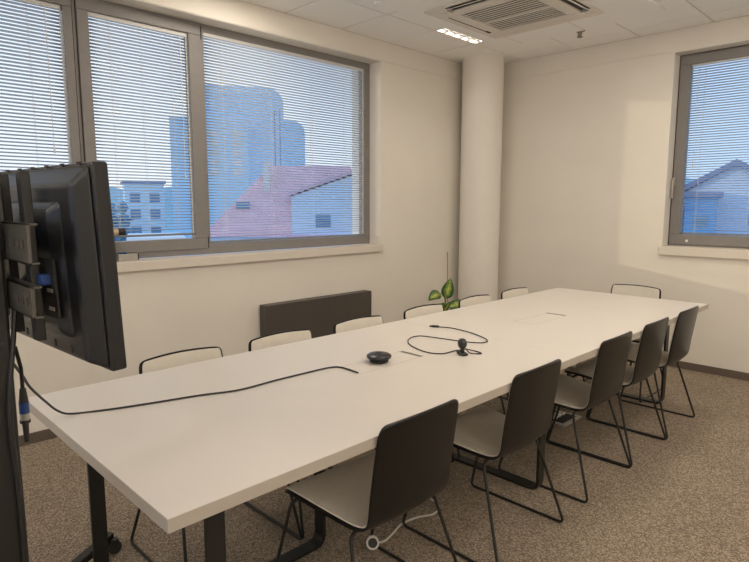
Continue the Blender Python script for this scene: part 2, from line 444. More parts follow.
# venetian blinds in the glazing recesses
TILT = math.radians(14)
def blind(axis, a0, a1, z0, z1, d, sgn, label, group, cords, wand=None, gap=0.):
    """slats run along a0..a1; d is the depth of the slat line, sgn points into the room"""
    root = empty('venetian_blind', ((d, (a0+a1)/2, z0) if axis == 'x' else ((a0+a1)/2, d, z0)))
    o = Vector(root.location)
    def pt(a, dd, z): return (Vector((d+sgn*dd, a, z)) if axis == 'x' else Vector((a, d+sgn*dd, z)))-o
    pitch, w = .0205, .0265
    q = MB(); z = z1-.04
    def slat(q, z):
        prof = []
        for k in range(5):
            u = (k/4-.5); x = u*w; zz = .0022*(1-(2*u)**2)
            prof.append((x*math.cos(TILT)-zz*math.sin(TILT), z+x*math.sin(TILT)+zz*math.cos(TILT)))
        A = [[q.bm.verts.new(pt(a, x, zz)) for x, zz in prof] for a in (a0+.004, a1-.004)]
        for k in range(4): q.bm.faces.new([A[0][k], A[0][k+1], A[1][k+1], A[1][k]])
    while z > z0+.03+gap:
        slat(q, z); z -= pitch
    s_ = q.build('slats', M['slat'], root, smooth=True)
    so = s_.modifiers.new('thickness', 'SOLIDIFY'); so.thickness = .0006
    zb = z0+.012+gap
    def bar(name, za, zb_, w_, m):
        q = MB(); p, r = pt(a0+.002, -w_, za), pt(a1-.002, w_, zb_)
        q.box(min(p.x, r.x), max(p.x, r.x), min(p.y, r.y), max(p.y, r.y), za-o.z, zb_-o.z); return q.build(name, m, root, bevel=.002)
    bar('head_rail', z1-.026, z1, .013, M['rail'])
    bar('bottom_rail', zb-.008, zb+.006, .012, M['rail_shade'])
    for c in cords:
        q = MB(); a = a0+(a1-a0)*c
        for dd in (-.013, .013): q.tube([pt(a, dd, z1-.02), pt(a, dd, zb)], .0011, 5)
        q.build('ladder_cord', M['cordw'], root)
    if wand is not None:
        q = MB(); a, zz = wand
        q.tube([pt(a, .02, z1-.02), pt(a, .021, zz)], .0022, 6); q.tube([pt(a, .021, zz), pt(a, .021, zz-.04)], .005, 8)
        q.build('tilt_wand', M['cordw'], root)
    q = MB()
    for dd in (.008, .016): q.tube([pt(a1-.012, dd, z1-.02), pt(a1-.012, dd, z0+.03)], .0016, 5)
    q.build('side_cord', M['cordw'], root)
    return tag(root, label, 'blind', group)
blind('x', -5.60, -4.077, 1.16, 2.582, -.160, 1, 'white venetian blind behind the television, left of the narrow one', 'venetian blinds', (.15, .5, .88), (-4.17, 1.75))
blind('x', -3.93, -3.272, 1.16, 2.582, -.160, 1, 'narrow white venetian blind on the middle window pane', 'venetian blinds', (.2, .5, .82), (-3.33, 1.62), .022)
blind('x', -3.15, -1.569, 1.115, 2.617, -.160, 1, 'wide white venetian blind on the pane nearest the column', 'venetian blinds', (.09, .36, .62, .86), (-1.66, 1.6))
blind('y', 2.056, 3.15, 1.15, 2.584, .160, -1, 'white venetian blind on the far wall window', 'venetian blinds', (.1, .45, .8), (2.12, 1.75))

# ------------------------------------------------------------------ radiator
rd = tag(empty('radiator', (.0612, -2.282, .08)), 'flat dark grey panel radiator under the long window', 'radiator')
b = MB(); b.box(.02, .045, -.555, .555, .005, .545); b.build('front_panel', M['rad'], rd, bevel=.006)
b = MB(); b.box(-.045, .02, -.548, .548, .02, .535); b.build('convector', M['rad'], rd)
b = MB(); b.box(-.045, .047, -.562, .562, .545, .557); b.build('top_grille', M['rad'], rd, bevel=.003)
for s_ in (-1, 1):
    b = MB(); b.box(-.045, .045, s_*.559-.003, s_*.559+.003, .01, .546); b.build('side_cover', M['rad'], rd)
    b = MB(); b.box(-.06, -.045, s_*.4-.02, s_*.4+.02, .05, .5); b.build('wall_bracket', M['steel'], rd)
b = MB(); b.tube(fillet([(.0, .52, .02), (.0, .52, -.05), (-.06, .52, -.05)], .02), .009, 10); b.build('supply_pipe', M['whitep'], rd)

# ------------------------------------------------------------------ conference table
TL, TR, TN, TF, TZ = 1.527, 2.622, -4.813, -1.006, .74
tx = (TL+TR)/2; ty = (TN+TF)/2
tb = tag(empty('conference_table', (tx, ty, 0)), 'long white conference table on black loop legs', 'table')
hx, hy = (TR-TL)/2, (TF-TN)/2
for s_, nm in ((-1, 'tabletop'), (1, 'tabletop')):
    b = MB(); y0, y1 = (-hy, -.0006) if s_ < 0 else (.0006, hy)
    b.box(-hx+.0015, hx-.0015, y0+(.0015 if s_ < 0 else 0), y1-(.0015 if s_ > 0 else 0), TZ-.033, TZ); b.build(nm, M['top'], tb, bevel=.0008)
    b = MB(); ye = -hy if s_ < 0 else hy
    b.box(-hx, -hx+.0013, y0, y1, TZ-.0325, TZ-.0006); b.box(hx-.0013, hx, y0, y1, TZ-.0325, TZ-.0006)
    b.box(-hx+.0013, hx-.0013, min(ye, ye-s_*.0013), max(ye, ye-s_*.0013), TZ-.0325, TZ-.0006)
    b.build('shaded_edge', M['edge'], tb)  # thin strip added to carry the darker side-face shade
# legs: flat bar loops set across the table
def loop_leg(name, y, x0, x1, w=.052, t=.014, lw=None):
    b = MB(); z0, z1 = .001, TZ-.034
    path = fillet([(x0+.0, z1), (x0, z0+t/2), (x1, z0+t/2), (x1, z1)], .05, 8)
    # flat strip swept in the X-Z plane
    n = len(path); V = []
    P2 = [Vector((p[0], p[1])) if len(p) == 2 else p for p in path]
    for i, p in enumerate(P2):
        t_ = (P2[min(i+1, n-1)]-P2[max(i-1, 0)]).normalized(); nn = Vector((-t_.y, t_.x))
        V.append([b.bm.verts.new((p.x+sgn*nn.x*t/2, y+sy*w/2, p.y+sgn*nn.y*t/2)) for sgn, sy in ((-1, -1), (1, -1), (1, 1), (-1, 1))])
    for A, B in zip(V, V[1:]):
        for k in range(4): b.bm.faces.new([A[k], A[(k+1) % 4], B[(k+1) % 4], B[k]])
    b.bm.faces.new(V[0]); b.bm.faces.new(V[-1][::-1])
    b.box(x0-.02, x1+.02, y-w/2-.01, y+w/2+.01, z1-.006, z1+.0005)
    return b.build(name, M['black'], tb)
def V2(x, y): return Vector((x, y))
_f = fillet
def fillet(pts, r, n=6):
    if len(pts[0]) == 2:
        return [Vector((p.x, p.y)) for p in _f([(p[0], p[1], 0) for p in pts], r, n)]
    return _f(pts, r, n)
loop_leg('loop_leg', -4.625-ty, 1.615-tx, 2.475-tx)
loop_leg('loop_leg', -2.83-ty, 1.70-tx, 2.415-tx)
loop_leg('loop_leg', -1.09-ty, 1.70-tx, 2.40-tx)
# the lengthwise loop under the cable flap
def cross_loop(y0, y1, x, w=.055, t=.014):
    b = MB(); z0, z1 = .001, TZ-.034
    P2 = fillet([(y0, z1), (y0, z0+t/2), (y1, z0+t/2), (y1, z1)], .045, 8); n = len(P2); V = []
    for i, p in enumerate(P2):
        t_ = (P2[min(i+1, n-1)]-P2[max(i-1, 0)]).normalized(); nn = Vector((-t_.y, t_.x))
        V.append([b.bm.verts.new((x+sx*w/2, p.x+sgn*nn.x*t/2, p.y+sgn*nn.y*t/2)) for sgn, sx in ((-1, -1), (1, -1), (1, 1), (-1, 1))])
    for A, B in zip(V, V[1:]):
        for k in range(4): b.bm.faces.new([A[k], A[(k+1) % 4], B[(k+1) % 4], B[k]])
    b.bm.faces.new(V[0]); b.bm.faces.new(V[-1][::-1])
    return b.build('loop_leg', M['black'], tb)
cross_loop(-4.365-ty, -3.885-ty, 1.995-tx)
b = MB()
for x in (-.22, .22): b.box(x-.02, x+.02, -hy+.14, hy-.05, TZ-.064, TZ-.034)
b.build('under_beam', M['black'], tb)
# cable flaps in the top
for y0, y1 in ((-3.79, -3.415), (-2.455, -2.078)):
    x0, x1 = 2.012, 2.140
    b = MB(); e = .0009
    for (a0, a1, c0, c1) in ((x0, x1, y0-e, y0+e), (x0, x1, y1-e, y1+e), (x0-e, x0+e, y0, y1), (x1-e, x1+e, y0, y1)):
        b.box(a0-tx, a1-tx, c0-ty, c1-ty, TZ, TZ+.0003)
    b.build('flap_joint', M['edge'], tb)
    b = MB(); b.box(x0-tx, x1-tx, y1-.011-ty, y1+.011-ty, TZ, TZ+.0012); b.build('cable_slot', M['silver'], tb)
    b = MB(); b.box(x0+.008-tx, x1-.008-tx, y1-.003-ty, y1+.003-ty, TZ+.001, TZ+.0016); b.build('slot_brush', M['plastic_m'], tb)
# cable tray under the top
b = MB()
b.box(-.1, .1, .25, 1.35, TZ-.15, TZ-.147); b.box(-.1, -.097, .25, 1.35, TZ-.15, TZ-.064); b.box(.097, .1, .25, 1.35, TZ-.15, TZ-.064)
for y in (.25, .8, 1.35): b.box(-.1, .1, y-.002, y+.002, TZ-.15, TZ-.064); b.box(-.24, .24, y-.01, y+.01, TZ-.068, TZ-.064)
b.build('cable_tray', M['black'], tb)

# ------------------------------------------------------------------ chairs
def chair_profile():
    """side line of the shell: (forward, up, half width, sideways bow)"""
    pts = [(.184, .428, .213), (.178, .438, .228), (.158, .4425, .234), (.10, .440, .230), (.02, .430, .220), (-.08, .419, .207), (-.14, .414, .202),
           (-.178, .420, .200), (-.202, .440, .198), (-.214, .470, .198), (-.220, .52, .197), (-.231, .60, .196), (-.243, .68, .195), (-.251, .735, .193), (-.254, .752, .190), (-.256, .763, .181), (-.257, .769, .164)]
    return pts
def chair_shell(off, inset, nw=12, toptrim=0.):
    """grid following the shell; off pushes along the inner normal"""
    pr = chair_profile(); n = len(pr); rows = []
    for i, (y, z, hw) in enumerate(pr):
        a, c = pr[max(i-1, 0)], pr[min(i+1, n-1)]
        t = Vector((c[0]-a[0], c[1]-a[1])).normalized(); nn = Vector((t.y, -t.x))        # towards the sitter
        if nn.y < -.2: nn = -nn
        s = i/(n-1)
        bow = .004 if i < 5 else .004+.014*min(1, (i-5)/5)
        row = []
        ex = 1-inset/max(hw, .01)
        yy, zz = y, z
        if i == 0: yy -= inset*.8
        if i == n-1: yy, zz = yy+.002, zz-inset*.9
        for k in range(nw+1):
            u = (2*k/nw-1); x = u*hw*ex
            d = bow*abs(u*ex)**2
            cr = .010*(1-u*u)*max(0, i-(n-6))/5
            row.append(Vector((x, yy+nn.x*(off+d), zz+cr+nn.y*(off+d))))
        rows.append(row)
    return rows
def make_chair():
    root = empty('conference_chair')
    # black outer shell, 9 mm thick
    b = MB(); A, B = chair_shell(0, 0), chair_shell(-.009, 0)
    def sheet(rows):
        V = [[b.bm.verts.new(p) for p in r] for r in rows]
        for r0, r1 in zip(V, V[1:]):
            for k in range(len(r0)-1): b.bm.faces.new([r0[k], r0[k+1], r1[k+1], r1[k]])
        return V
    VA, VB = sheet(A), sheet(B)
    n, w = len(VA), len(VA[0])
    for i in range(n-1):
        b.bm.faces.new([VA[i][0], VA[i+1][0], VB[i+1][0], VB[i][0]]); b.bm.faces.new([VA[i][w-1], VA[i+1][w-1], VB[i+1][w-1], VB[i][w-1]])
    for k in range(w-1):
        b.bm.faces.new([VA[0][k], VA[0][k+1], VB[0][k+1], VB[0][k]]); b.bm.faces.new([VA[n-1][k], VA[n-1][k+1], VB[n-1][k+1], VB[n-1][k]])
    o = b.build('shell', M['shell'], root, smooth=True, angle=50)
    sd = o.modifiers.new('round', 'SUBSURF'); sd.levels = 1; sd.render_levels = 1
    # cream inner upholstery
    b = MB(); A, B = chair_shell(.0085, .012), chair_shell(.0005, .010)
    VA, VB = sheet(A), sheet(B)
    for i in range(n-1):
        b.bm.faces.new([VA[i][0], VA[i+1][0], VB[i+1][0], VB[i][0]]); b.bm.faces.new([VA[i][w-1], VA[i+1][w-1], VB[i+1][w-1], VB[i][w-1]])
    for k in range(w-1):
        b.bm.faces.new([VA[0][k], VA[0][k+1], VB[0][k+1], VB[0][k]]); b.bm.faces.new([VA[n-1][k], VA[n-1][k+1], VB[n-1][k+1], VB[n-1][k]])
    o = b.build('upholstery', M['cream'], root, smooth=True, angle=50)
    sd = o.modifiers.new('round', 'SUBSURF'); sd.levels = 1; sd.render_levels = 1
    o['label'] = 'cream seat and back lining'
    # wire sled legs, one bent rod per side
    for s_ in (-1, 1):
        b = MB(); R = .0062
        p = fillet([(s_*.12, .125, .412), (s_*.218, .142, .4135), (s_*.256, .245, R), (s_*.258, -.252, R), (s_*.198, -.128, .3965), (s_*.10, -.112, .3965)], .028, 6)
        b.tube(p, R, 10); b.build('leg', M['black'], root, smooth=True)
    b = MB()
    for y, z in ((.125, .413), (-.112, .3965)): b.tube([(-.125, y, z), (.125, y, z)], .0062, 10)
    for x in (-.10, .10): b.box(x-.012, x+.012, -.112, .125, .404, .413)
    b.build('under_frame', M['black'], root, smooth=True)
    return root
ch = make_chair()
RX, LX = 2.394, 1.69
spots = [
    (RX, -3.998, PI/2, 'right'), (RX, -3.288, PI/2, 'right'), (RX, -2.533, PI/2, 'right'), (RX, -2.003, PI/2, 'right'), (RX+.005, -1.476, PI/2, 'right'),
    (LX, -4.19, -PI/2, 'left'), (LX, -3.672, -PI/2, 'left'), (LX, -3.144, -PI/2, 'left'), (LX, -2.587, -PI/2, 'left'), (LX, -2.04, -PI/2, 'left'), (LX, -1.527, -PI/2, 'left'),
    (2.02, -.925, PI, 'end')]
labels = [
    'nearest black-backed chair on the right side, largest in the photo',
    'black-backed chair second from the front on the right side of the table',
    'black-backed chair in the middle of the five on the right side',
    'black-backed chair second from the far end on the right side',
    'farthest black-backed chair on the right side, by the table corner',
    'cream-lined chair across the table beside the television, nearest of its row',
    'cream-lined chair across the table, in front of the left end of the radiator',
    'cream-lined chair across the table, in front of the right end of the radiator',
    'cream-lined chair across the table, just left of the potted plant',
    'cream-lined chair across the table, just right of the potted plant, before the column',
    'cream-lined chair across the table, last of its row, right of the column',
    'cream-lined chair alone at the far short end of the table']
for i, (x, y, a, side) in enumerate(spots):
    c = ch if i == 0 else copy_tree(ch)
    c.location = (x, y, 0); c.rotation_euler = (0, 0, a)
    tag(c, labels[i], 'chair', {'right': 'chairs on the right side of the table', 'left': 'chairs on the window side of the table', 'end': 'chair at the table end'}[side])

# ------------------------------------------------------------------ things on the table
def cable(name, pts, r, m, label, cat='cable', n=8, group=None):
    b = MB(); b.tube(spline(pts, n), r, 8); o = b.build(name, m, None, smooth=True)
    return o
# speakerphone
sp = tag(empty('speakerphone', (2.069, -3.613, TZ+.0005)), 'round black speakerphone lying on the white table flap', 'speakerphone')
b = MB(); b.lathe([(.030, 0), (.040, .003), (.042, .010), (.039, .014)], (0, 0, 0), seg=40); b.build('base', M['plastic_m'], sp, smooth=True)
b = MB(); b.lathe([(.035, .014), (.050, .018), (.0535, .024), (.0525, .030), (.043, .036), (.02, .039), (.0, .0395)], (0, 0, 0), seg=48); b.build('speaker_body', M['plastic'], sp, smooth=True)
b = MB(); b.lathe([(.012, .0385), (.012, .0402), (.0, .0405)], (0, 0, 0), seg=20); b.build('button', M['plastic_m'], sp, smooth=True)
# webcam with its cable and plug
wc = tag(empty('webcam', (2.245, -3.262, TZ+.0005), math.radians(150)), 'small black webcam on its clip foot, looped cable behind', 'webcam')
b = MB(); b.box(-.032, .032, -.016, .016, 0, .012); b.build('clip_foot', M['plastic_m'], wc, bevel=.005, seg=3)
b = MB(); b.box(-.008, .008, -.008, .008, .012, .03); b.build('neck', M['plastic_m'], wc, bevel=.003)
b = MB(); b.lathe([(.0, -.017), (.017, -.015), (.0235, -.006), (.0235, .008), (.018, .015), (.0, .016)], (0, 0, .05), 'y', 28); b.build('camera_head', M['plastic'], wc, smooth=True)
b = MB(); b.lathe([(.011, .014), (.011, .019), (.007, .020), (.0, .0185)], (0, 0, .05), 'y', 20); b.build('lens', M['screen'], wc, smooth=True)
zc = TZ+.0035
pts = [(2.245, -3.245, TZ+.02), (2.205, -3.20, zc), (2.188, -3.24, zc), (2.179, -3.325, zc), (2.104, -3.351, zc), (1.968, -3.301, zc), (1.886, -3.215, zc), (1.880, -3.128, zc), (1.985, -3.094, zc), (2.117, -3.066, zc), (2.188, -3.022, zc), (2.168, -2.954, zc), (2.045, -2.89, zc), (1.95, -2.868, zc), (1.868, -2.862, zc), (1.81, -2.892, zc+.001)]
b = MB(); b.tube(spline(pts, 8), .0026, 8)
bmesh.ops.translate(b.bm, verts=b.bm.verts, vec=-Vector((2.245, -3.262, TZ+.0005)))
bmesh.ops.rotate(b.bm, verts=b.bm.verts, cent=(0, 0, 0), matrix=Matrix.Rotation(math.radians(-150), 3, 'Z'))
b.build('cable', M['cable'], wc, smooth=True)
pts = [(2.25, -3.25, TZ+.03), (2.262, -3.225, zc), (2.30, -3.205, zc), (2.292, -3.188, zc), (2.24, -3.178, zc), (2.21, -3.19, zc+.003)]
b = MB(); b.tube(spline(pts, 8), .0026, 8)
bmesh.ops.translate(b.bm, verts=b.bm.verts, vec=-Vector((2.245, -3.262, TZ+.0005)))
bmesh.ops.rotate(b.bm, verts=b.bm.verts, cent=(0, 0, 0), matrix=Matrix.Rotation(math.radians(-150), 3, 'Z'))
b.build('cable_loop', M['cable'], wc, smooth=True)
b = MB(); b.obox((1.797, -2.898, TZ+.006), (.016, .008, 0), (-.004, .008, 0), (0, 0, .0048)); b.obox((1.776, -2.909, TZ+.006), (.008, .004, 0), (-.003, .006, 0), (0, 0, .003))
bmesh.ops.translate(b.bm, verts=b.bm.verts, vec=-Vector((2.245, -3.262, TZ+.0005)))
bmesh.ops.rotate(b.bm, verts=b.bm.verts, cent=(0, 0, 0), matrix=Matrix.Rotation(math.radians(-150), 3, 'Z'))
b.build('usb_plug', M['plastic_m'], wc, bevel=.001)
# long cable from the TV stand over the table
zc = TZ+.004
pts = [(2.40, -5.035, 1.10), (2.226, -4.97, 1.006), (2.117, -4.93, .942), (1.966, -4.86, .85), (1.845, -4.795, .772), (1.818, -4.748, zc), (1.862, -4.648, zc), (1.898, -4.531, zc), (1.94, -4.372, zc), (1.985, -4.243, zc), (1.983, -4.085, zc), (1.986, -3.97, zc), (1.995, -3.83, zc), (2.03, -3.79, zc), (2.131, -3.794, zc)]
b = MB(); b.tube(spline(pts, 8), .0034, 8); tag(b.build('table_cable', M['cable'], None, smooth=True), 'black cable running from the television stand across the white table', 'cable')

# ------------------------------------------------------------------ television on its stand
TVR = (2.65, -4.888)
tvs = tag(empty('tv_stand', (2.43, -5.07, 0)), 'black floor stand with tall post holding the television', 'tv stand')
b = MB(); b.box(-.05, .05, -.03, .03, .05, 1.455); b.build('post', M['black'], tvs, bevel=.006)
b = MB()
b.box(-.67, .42, -.035, .035, .055, .095)
for s_ in (-1, 1): b.box(s_*.40-.02, s_*.40+.02, -.34, .22, .055, .095)
b.build('base', M['black'], tvs, bevel=.004)
b = MB(); b.prism([(-.665, .0, .05), (-1.015, .535, .05), (-.985, .555, .05), (-.62, .0, .05)], (0, 0, .03)); b.build('outrigger', M['black'], tvs, bevel=.003)
for (x, y) in ((-.972, .548), (-.40, -.31), (.40, -.31), (.40, .19)):
    b = MB(); b.lathe([(.012, -.014), (.026, -.012), (.027, 0), (.026, .012), (.012, .014)], (x, y, .0275), 'x', 20)
    b.box(x-.014, x+.014, y-.014, y+.014, .045, .06); b.build('caster', M['plastic_m'], tvs, smooth=True)
# bracket: two horizontal zinc rails with slots, two vertical arms behind the TV
yaw = math.radians(3.7); cy, sy = math.cos(yaw), math.sin(yaw)
b = MB()
for z0, z1 in ((1.30, 1.372), (1.205, 1.262)):
    b.box(-.10, .195, .034, .040, z0, z1); b.box(-.10, .195, .034, .052, z1-.004, z1); b.box(-.10, .195, .034, .052, z0, z0+.004)
b.box(-.03, .03, .028, .036, 1.19, 1.39)
b.build('bracket_rail', M['steel'], tvs, bevel=.001)
for z in (1.335, 1.234):
    for x in (.10, .135, .17):
        b = MB(); b.box(x-.011 if x < .15 else x-.004, x+.011 if x < .15 else x+.004, .0325, .0345, z-.008, z+.008); b.build('rail_slot', M['groove'], tvs)
b = MB(); b.tube([(.03, .03, 1.285), (.03, -.005, 1.285)], .018, 14); b.build('clamp_knob', M['plastic_m'], tvs, smooth=True)
for x in (-.03, .088):
    b = MB(); b.obox((x, .060+x*.06, 1.305), (.013, .001, 0), (0, .008, .0), (0, -.004, .160)); b.build('mount_arm', M['black'], tvs, bevel=.002)

W_, H_ = .74, .390
tv = tag(empty('television', (TVR[0]-W_*cy, TVR[1]-W_*sy, 1.092), yaw), 'black flat television seen from behind on its stand', 'television')
tiltm = Matrix.Rotation(math.radians(2.2), 3, 'X')
def tvp(q, name, m, **k):
    bmesh.ops.rotate(q.bm, verts=q.bm.verts, cent=(0, 0, 0), matrix=tiltm); return q.build(name, m, tv, **k)
q = MB(); q.box(0, W_, -.030, 0, 0, H_); tvp(q, 'bezel', M['plastic'], bevel=.005)
q = MB(); q.box(.018, W_-.018, -.001, .0015, .022, H_-.018); tvp(q, 'screen', M['screen'])
# tapered back cover
q = MB()
def frus(q, r0, r1, y0, y1):
    A = [(r0[0], y0, r0[2]), (r0[1], y0, r0[2]), (r0[1], y0, r0[3]), (r0[0], y0, r0[3])]
    B = [(r1[0], y1, r1[2]), (r1[1], y1, r1[2]), (r1[1], y1, r1[3]), (r1[0], y1, r1[3])]
    a = [q.bm.verts.new(p) for p in A]; c = [q.bm.verts.new(p) for p in B]
    q.bm.faces.new(a); q.bm.faces.new(c[::-1])
    for i in range(4): q.bm.faces.new([a[i], a[(i+1) % 4], c[(i+1) % 4], c[i]])
frus(q, (.006, W_-.006, .004, H_-.004), (.03, W_-.03, .022, H_-.040), -.029, -.062)
tvp(q, 'back_cover', M['plastic'], bevel=.008, seg=3)
q = MB(); frus(q, (.07, W_-.07, .055, H_-.065), (.10, W_-.10, .075, H_-.085), -.060, -.080); tvp(q, 'rear_housing', M['plastic'], bevel=.010, seg=3)
for i in range(9):
    x = .06+i*.078; q = MB(); q.box(x, x+.014, -.0335, -.0295, H_-.004, H_+.0012); tvp(q, 'vent_notch', M['groove'])
for i in range(4):
    x = .40+i*.08; q = MB(); q.box(x, x+.008, -.0635, -.0615, .03, .045); tvp(q, 'screw_hole', M['groove'])
q = MB(); q.box(W_-.16, W_-.085, -.0825, -.078, .10, .215); tvp(q, 'port_panel', M['plastic_m'], bevel=.001)
for z in (.115, .15): q = MB(); q.box(W_-.125, W_-.10, -.084, -.082, z, z+.007); tvp(q, 'port', M['silver'])
q = MB(); q.box(W_-.135, W_-.105, -.098, -.080, .165, .185); tvp(q, 'video_plug', M['blue'], bevel=.003)
# cables at the stand
pts = [(2.485, -5.0, 1.272), (2.47, -5.02, 1.24), (2.475, -5.035, 1.15), (2.492, -5.055, 1.0), (2.49, -5.05, .8), (2.488, -5.05, .5), (2.50, -5.03, .3)]
b = MB(); b.tube(spline(pts, 8), .005, 8); tag(b.build('video_cable', M['cable'], None, smooth=True), 'black video cable running down the television post', 'cable')
pl = tag(empty('plug_adapter', (2.3555, -5.0, .955)), 'small blue and silver cable plug hanging beside the television post', 'plug')
b = MB(); b.tube([(0, 0, .024), (0, 0, .055)], [.0095, .006], 12); b.build('strain_relief', M['plastic_m'], pl, smooth=True)
b = MB(); b.tube([(0, 0, 0), (0, 0, .024)], .010, 12); b.build('blue_body', M['blue'], pl, smooth=True)
b = MB(); b.tube([(0, 0, -.015), (0, 0, 0)], .0095, 12); b.build('metal_collar', M['silver'], pl, smooth=True)
b = MB(); b.tube([(0, 0, -.022), (0, 0, -.015)], .0105, 12); b.tube([(0, 0, -.065), (0, 0, -.022)], [.005, .0065], 12); b.build('plug_shell', M['plastic_m'], pl, smooth=True)
b = MB(); b.tube([(0, 0, .055), (0, 0, .10), (.01, -.01, .15)], .004, 8); b.build('lead', M['cable'], pl, smooth=True)

# small things on the left sill
mic = tag(empty('desk_camera', (-.075, -3.905, 1.0375)), 'small dark stand with a tan barrel on the sill beside the television', 'desk camera')
b = MB(); b.box(-.02, .02, -.035, .035, 0, .006); b.box(-.012, .012, -.03, .012, .006, .175); b.build('stand', M['plastic_m'], mic, bevel=.003)
b = MB(); b.tube([(0, -.04, .190), (0, .055, .190)], .021, 14); b.build('barrel', M['tan'], mic, smooth=True)
b = MB(); b.tube([(0, .055, .190), (0, .10, .190)], [.022, .0235], 14); b.build('tip', M['plastic_m'], mic, smooth=True)
rm = tag(empty('charger_box', (-.085, -3.79, 1.0375), math.radians(4)), 'small pale grey box on the window sill beside the television', 'box')
b = MB(); b.box(-.022, .022, -.07, .06, 0, .044); b.build('body', M['silver'], rm, bevel=.003)
b = MB(); b.box(-.022, .022, .06, .068, .001, .043); b.build('end_cap', M['plastic_m'], rm, bevel=.002)
pn = tag(empty('marker_pen', (-.085, -3.83, 1.0375+.0445), math.radians(60)), 'blue marker pen lying on the small grey box', 'pen')
b = MB(); b.tube([(-.02, 0, .0055), (.02, 0, .0055)], .0055, 12); b.build('barrel', M['blue'], pn, smooth=True)
b = MB(); b.tube([(.02, 0, .0055), (.035, 0, .0055)], [.006, .0045], 12); b.build('cap', M['blue'], pn, smooth=True)

# ------------------------------------------------------------------ under the table
pts = [(2.19, -3.755, .03), (2.19, -3.70, .015), (2.165, -3.62, .006), (2.145, -3.55, .006), (2.155, -3.46, .006), (2.19, -3.38, .006), (2.165, -3.31, .006), (2.09, -3.285, .006), (1.98, -3.32, .006), (1.93, -3.30, .006)]
ws = tag(empty('extension_lead', (2.19, -3.765, 0)), 'white extension lead with round socket on the carpet behind nearest chair', 'extension lead')
b = MB(); b.tube(spline(pts, 8), .0048, 8); child(b, 'lead', M['wcable'], ws, smooth=True)
dirn = Vector((.70, -.70, .35)).normalized()
b = MB(); c0 = Vector((2.175, -3.755, .030))
b.tube([c0, c0+dirn*.03], [.024, .027], 24); child(b, 'socket', M['wcable'], ws, smooth=True)
b = MB(); b.tube([c0+dirn*.0295, c0+dirn*.0315], .019, 20); child(b, 'socket_face', M['plastic_m'], ws, smooth=True)
fb = tag(empty('floor_box', (2.0, -1.86, 0)), 'grey floor socket box with open lid under the far table half', 'floor box')
b = MB(); rect = (-.12, .12, -.12, .12); b.box(-.12, .12, -.12, .12, .001, .012); b.build('frame', M['silver'], fb, bevel=.003)
b = MB(); b.box(-.09, .09, -.09, .09, .012, .014); b.build('socket_tray', M['dark'], fb)
b = MB(); b.obox((-.14, 0, .10), (.006, 0, .0), (0, .11, 0), (-.02, 0, .09)); b.build('lid', M['silver'], fb, bevel=.002)
for y in (-.05, 0, .05):
    b = MB(); b.box(-.025, .025, y-.018, y+.018, .014, .03); b.build('socket', M['whitep'], fb, bevel=.003)

# ------------------------------------------------------------------ potted plant
pp = tag(empty('potted_plant', (.50, -1.12, 0)), 'green and yellow leafed potted plant with cane beside the column', 'plant')
b = MB(); b.lathe([(.10, 0), (.115, .02), (.135, .25), (.14, .27), (.128, .27), (.122, .24)], (0, 0, 0), seg=36); b.build('pot', M['terracotta'], pp, smooth=True)
b = MB(); b.lathe([(.12, .235), (.05, .245), (0, .247)], (0, 0, 0), seg=24); b.build('soil', M['soil'], pp, smooth=True)
b = MB(); b.tube([(.01, .0, .24), (.005, -.02, .975)], .0055, 8); b.build('support_cane', M['cane'], pp, smooth=True)
b = MB(); b.tube(spline([(.0, -.03, .24), (.01, -.05, .38), (.01, -.04, .50), (.0, -.05, .60)], 5), [.013]*5+[.011]*5+[.009]*6, 10); b.build('stem', M['stem'], pp, smooth=True)
def leaf(base, tip, width, normal, sag=.02):
    """blade along base->tip with a folded midrib"""
    base, tip = Vector(base), Vector(tip); ax = tip-base; L_ = ax.length; ax.normalize()
    nn = Vector(normal); nn = (nn-ax*nn.dot(ax)).normalized(); sd = ax.cross(nn)
    b = MB(); lay = b.bm.verts.layers.float.new('mid'); V = []
    N, Wd = 14, 6
    for i in range(N+1):
        t = i/N; w = width*(math.sin(PI*min(1, t**.8))**.75)*(1-.25*t)+.0015
        row = []
        for k in range(-Wd, Wd+1):
            u = k/Wd
            p = base+ax*(t*L_)+sd*(u*w)+nn*(abs(u)*w*.32-sag*4*(t-.4)**2+.004*math.sin(9*t+2*abs(u)))
            v = b.bm.verts.new(p); v[lay] = .48*(1-abs(u)**1.6)*(1-.25*abs(2*t-1)); row.append(v)
        V.append(row)
    for r0, r1 in zip(V, V[1:]):
        for k in range(2*Wd): b.bm.faces.new([r0[k], r0[k+1], r1[k+1], r1[k]])
    o = b.build('leaf', M['leaf'], pp, smooth=True, angle=80)
    so = o.modifiers.new('t', 'SOLIDIFY'); so.thickness = .0012
    pt_ = MB(); pt_.tube([tuple(base-ax*.05-Vector((0, 0, .03))), tuple(base), tuple(base+ax*.03)], .004, 7); s = pt_.build('petiole', M['stem'], o)
    return o
cam_dir = Vector((.60, -.75, .25))
leaf((.02, -.05, .55), (.045, -.02, .735), .062, cam_dir)
leaf((-.02, -.08, .60), (-.075, -.185, .555), .060, cam_dir+Vector((0, 0, .6)))
leaf((.03, -.03, .47), (.13, .14, .52), .055, (.5, -.5, .8))
leaf((.03, .0, .44), (.16, .13, .43), .05, (.6, -.6, .5))
leaf((.0, -.06, .42), (.09, -.10, .52), .03, cam_dir)
leaf((.0, -.02, .42), (-.13, .03, .50), .045, (.3, -.4, .9))

# ------------------------------------------------------------------ the town outside
GZ = -12.  # buildings below: coordinates baked from image pixel rays at chosen distances
def outv(ax, ay):                       # unit vectors in plan
    v = Vector((ax, ay, 0)).normalized(); return v, Vector((-v.y, v.x, 0))
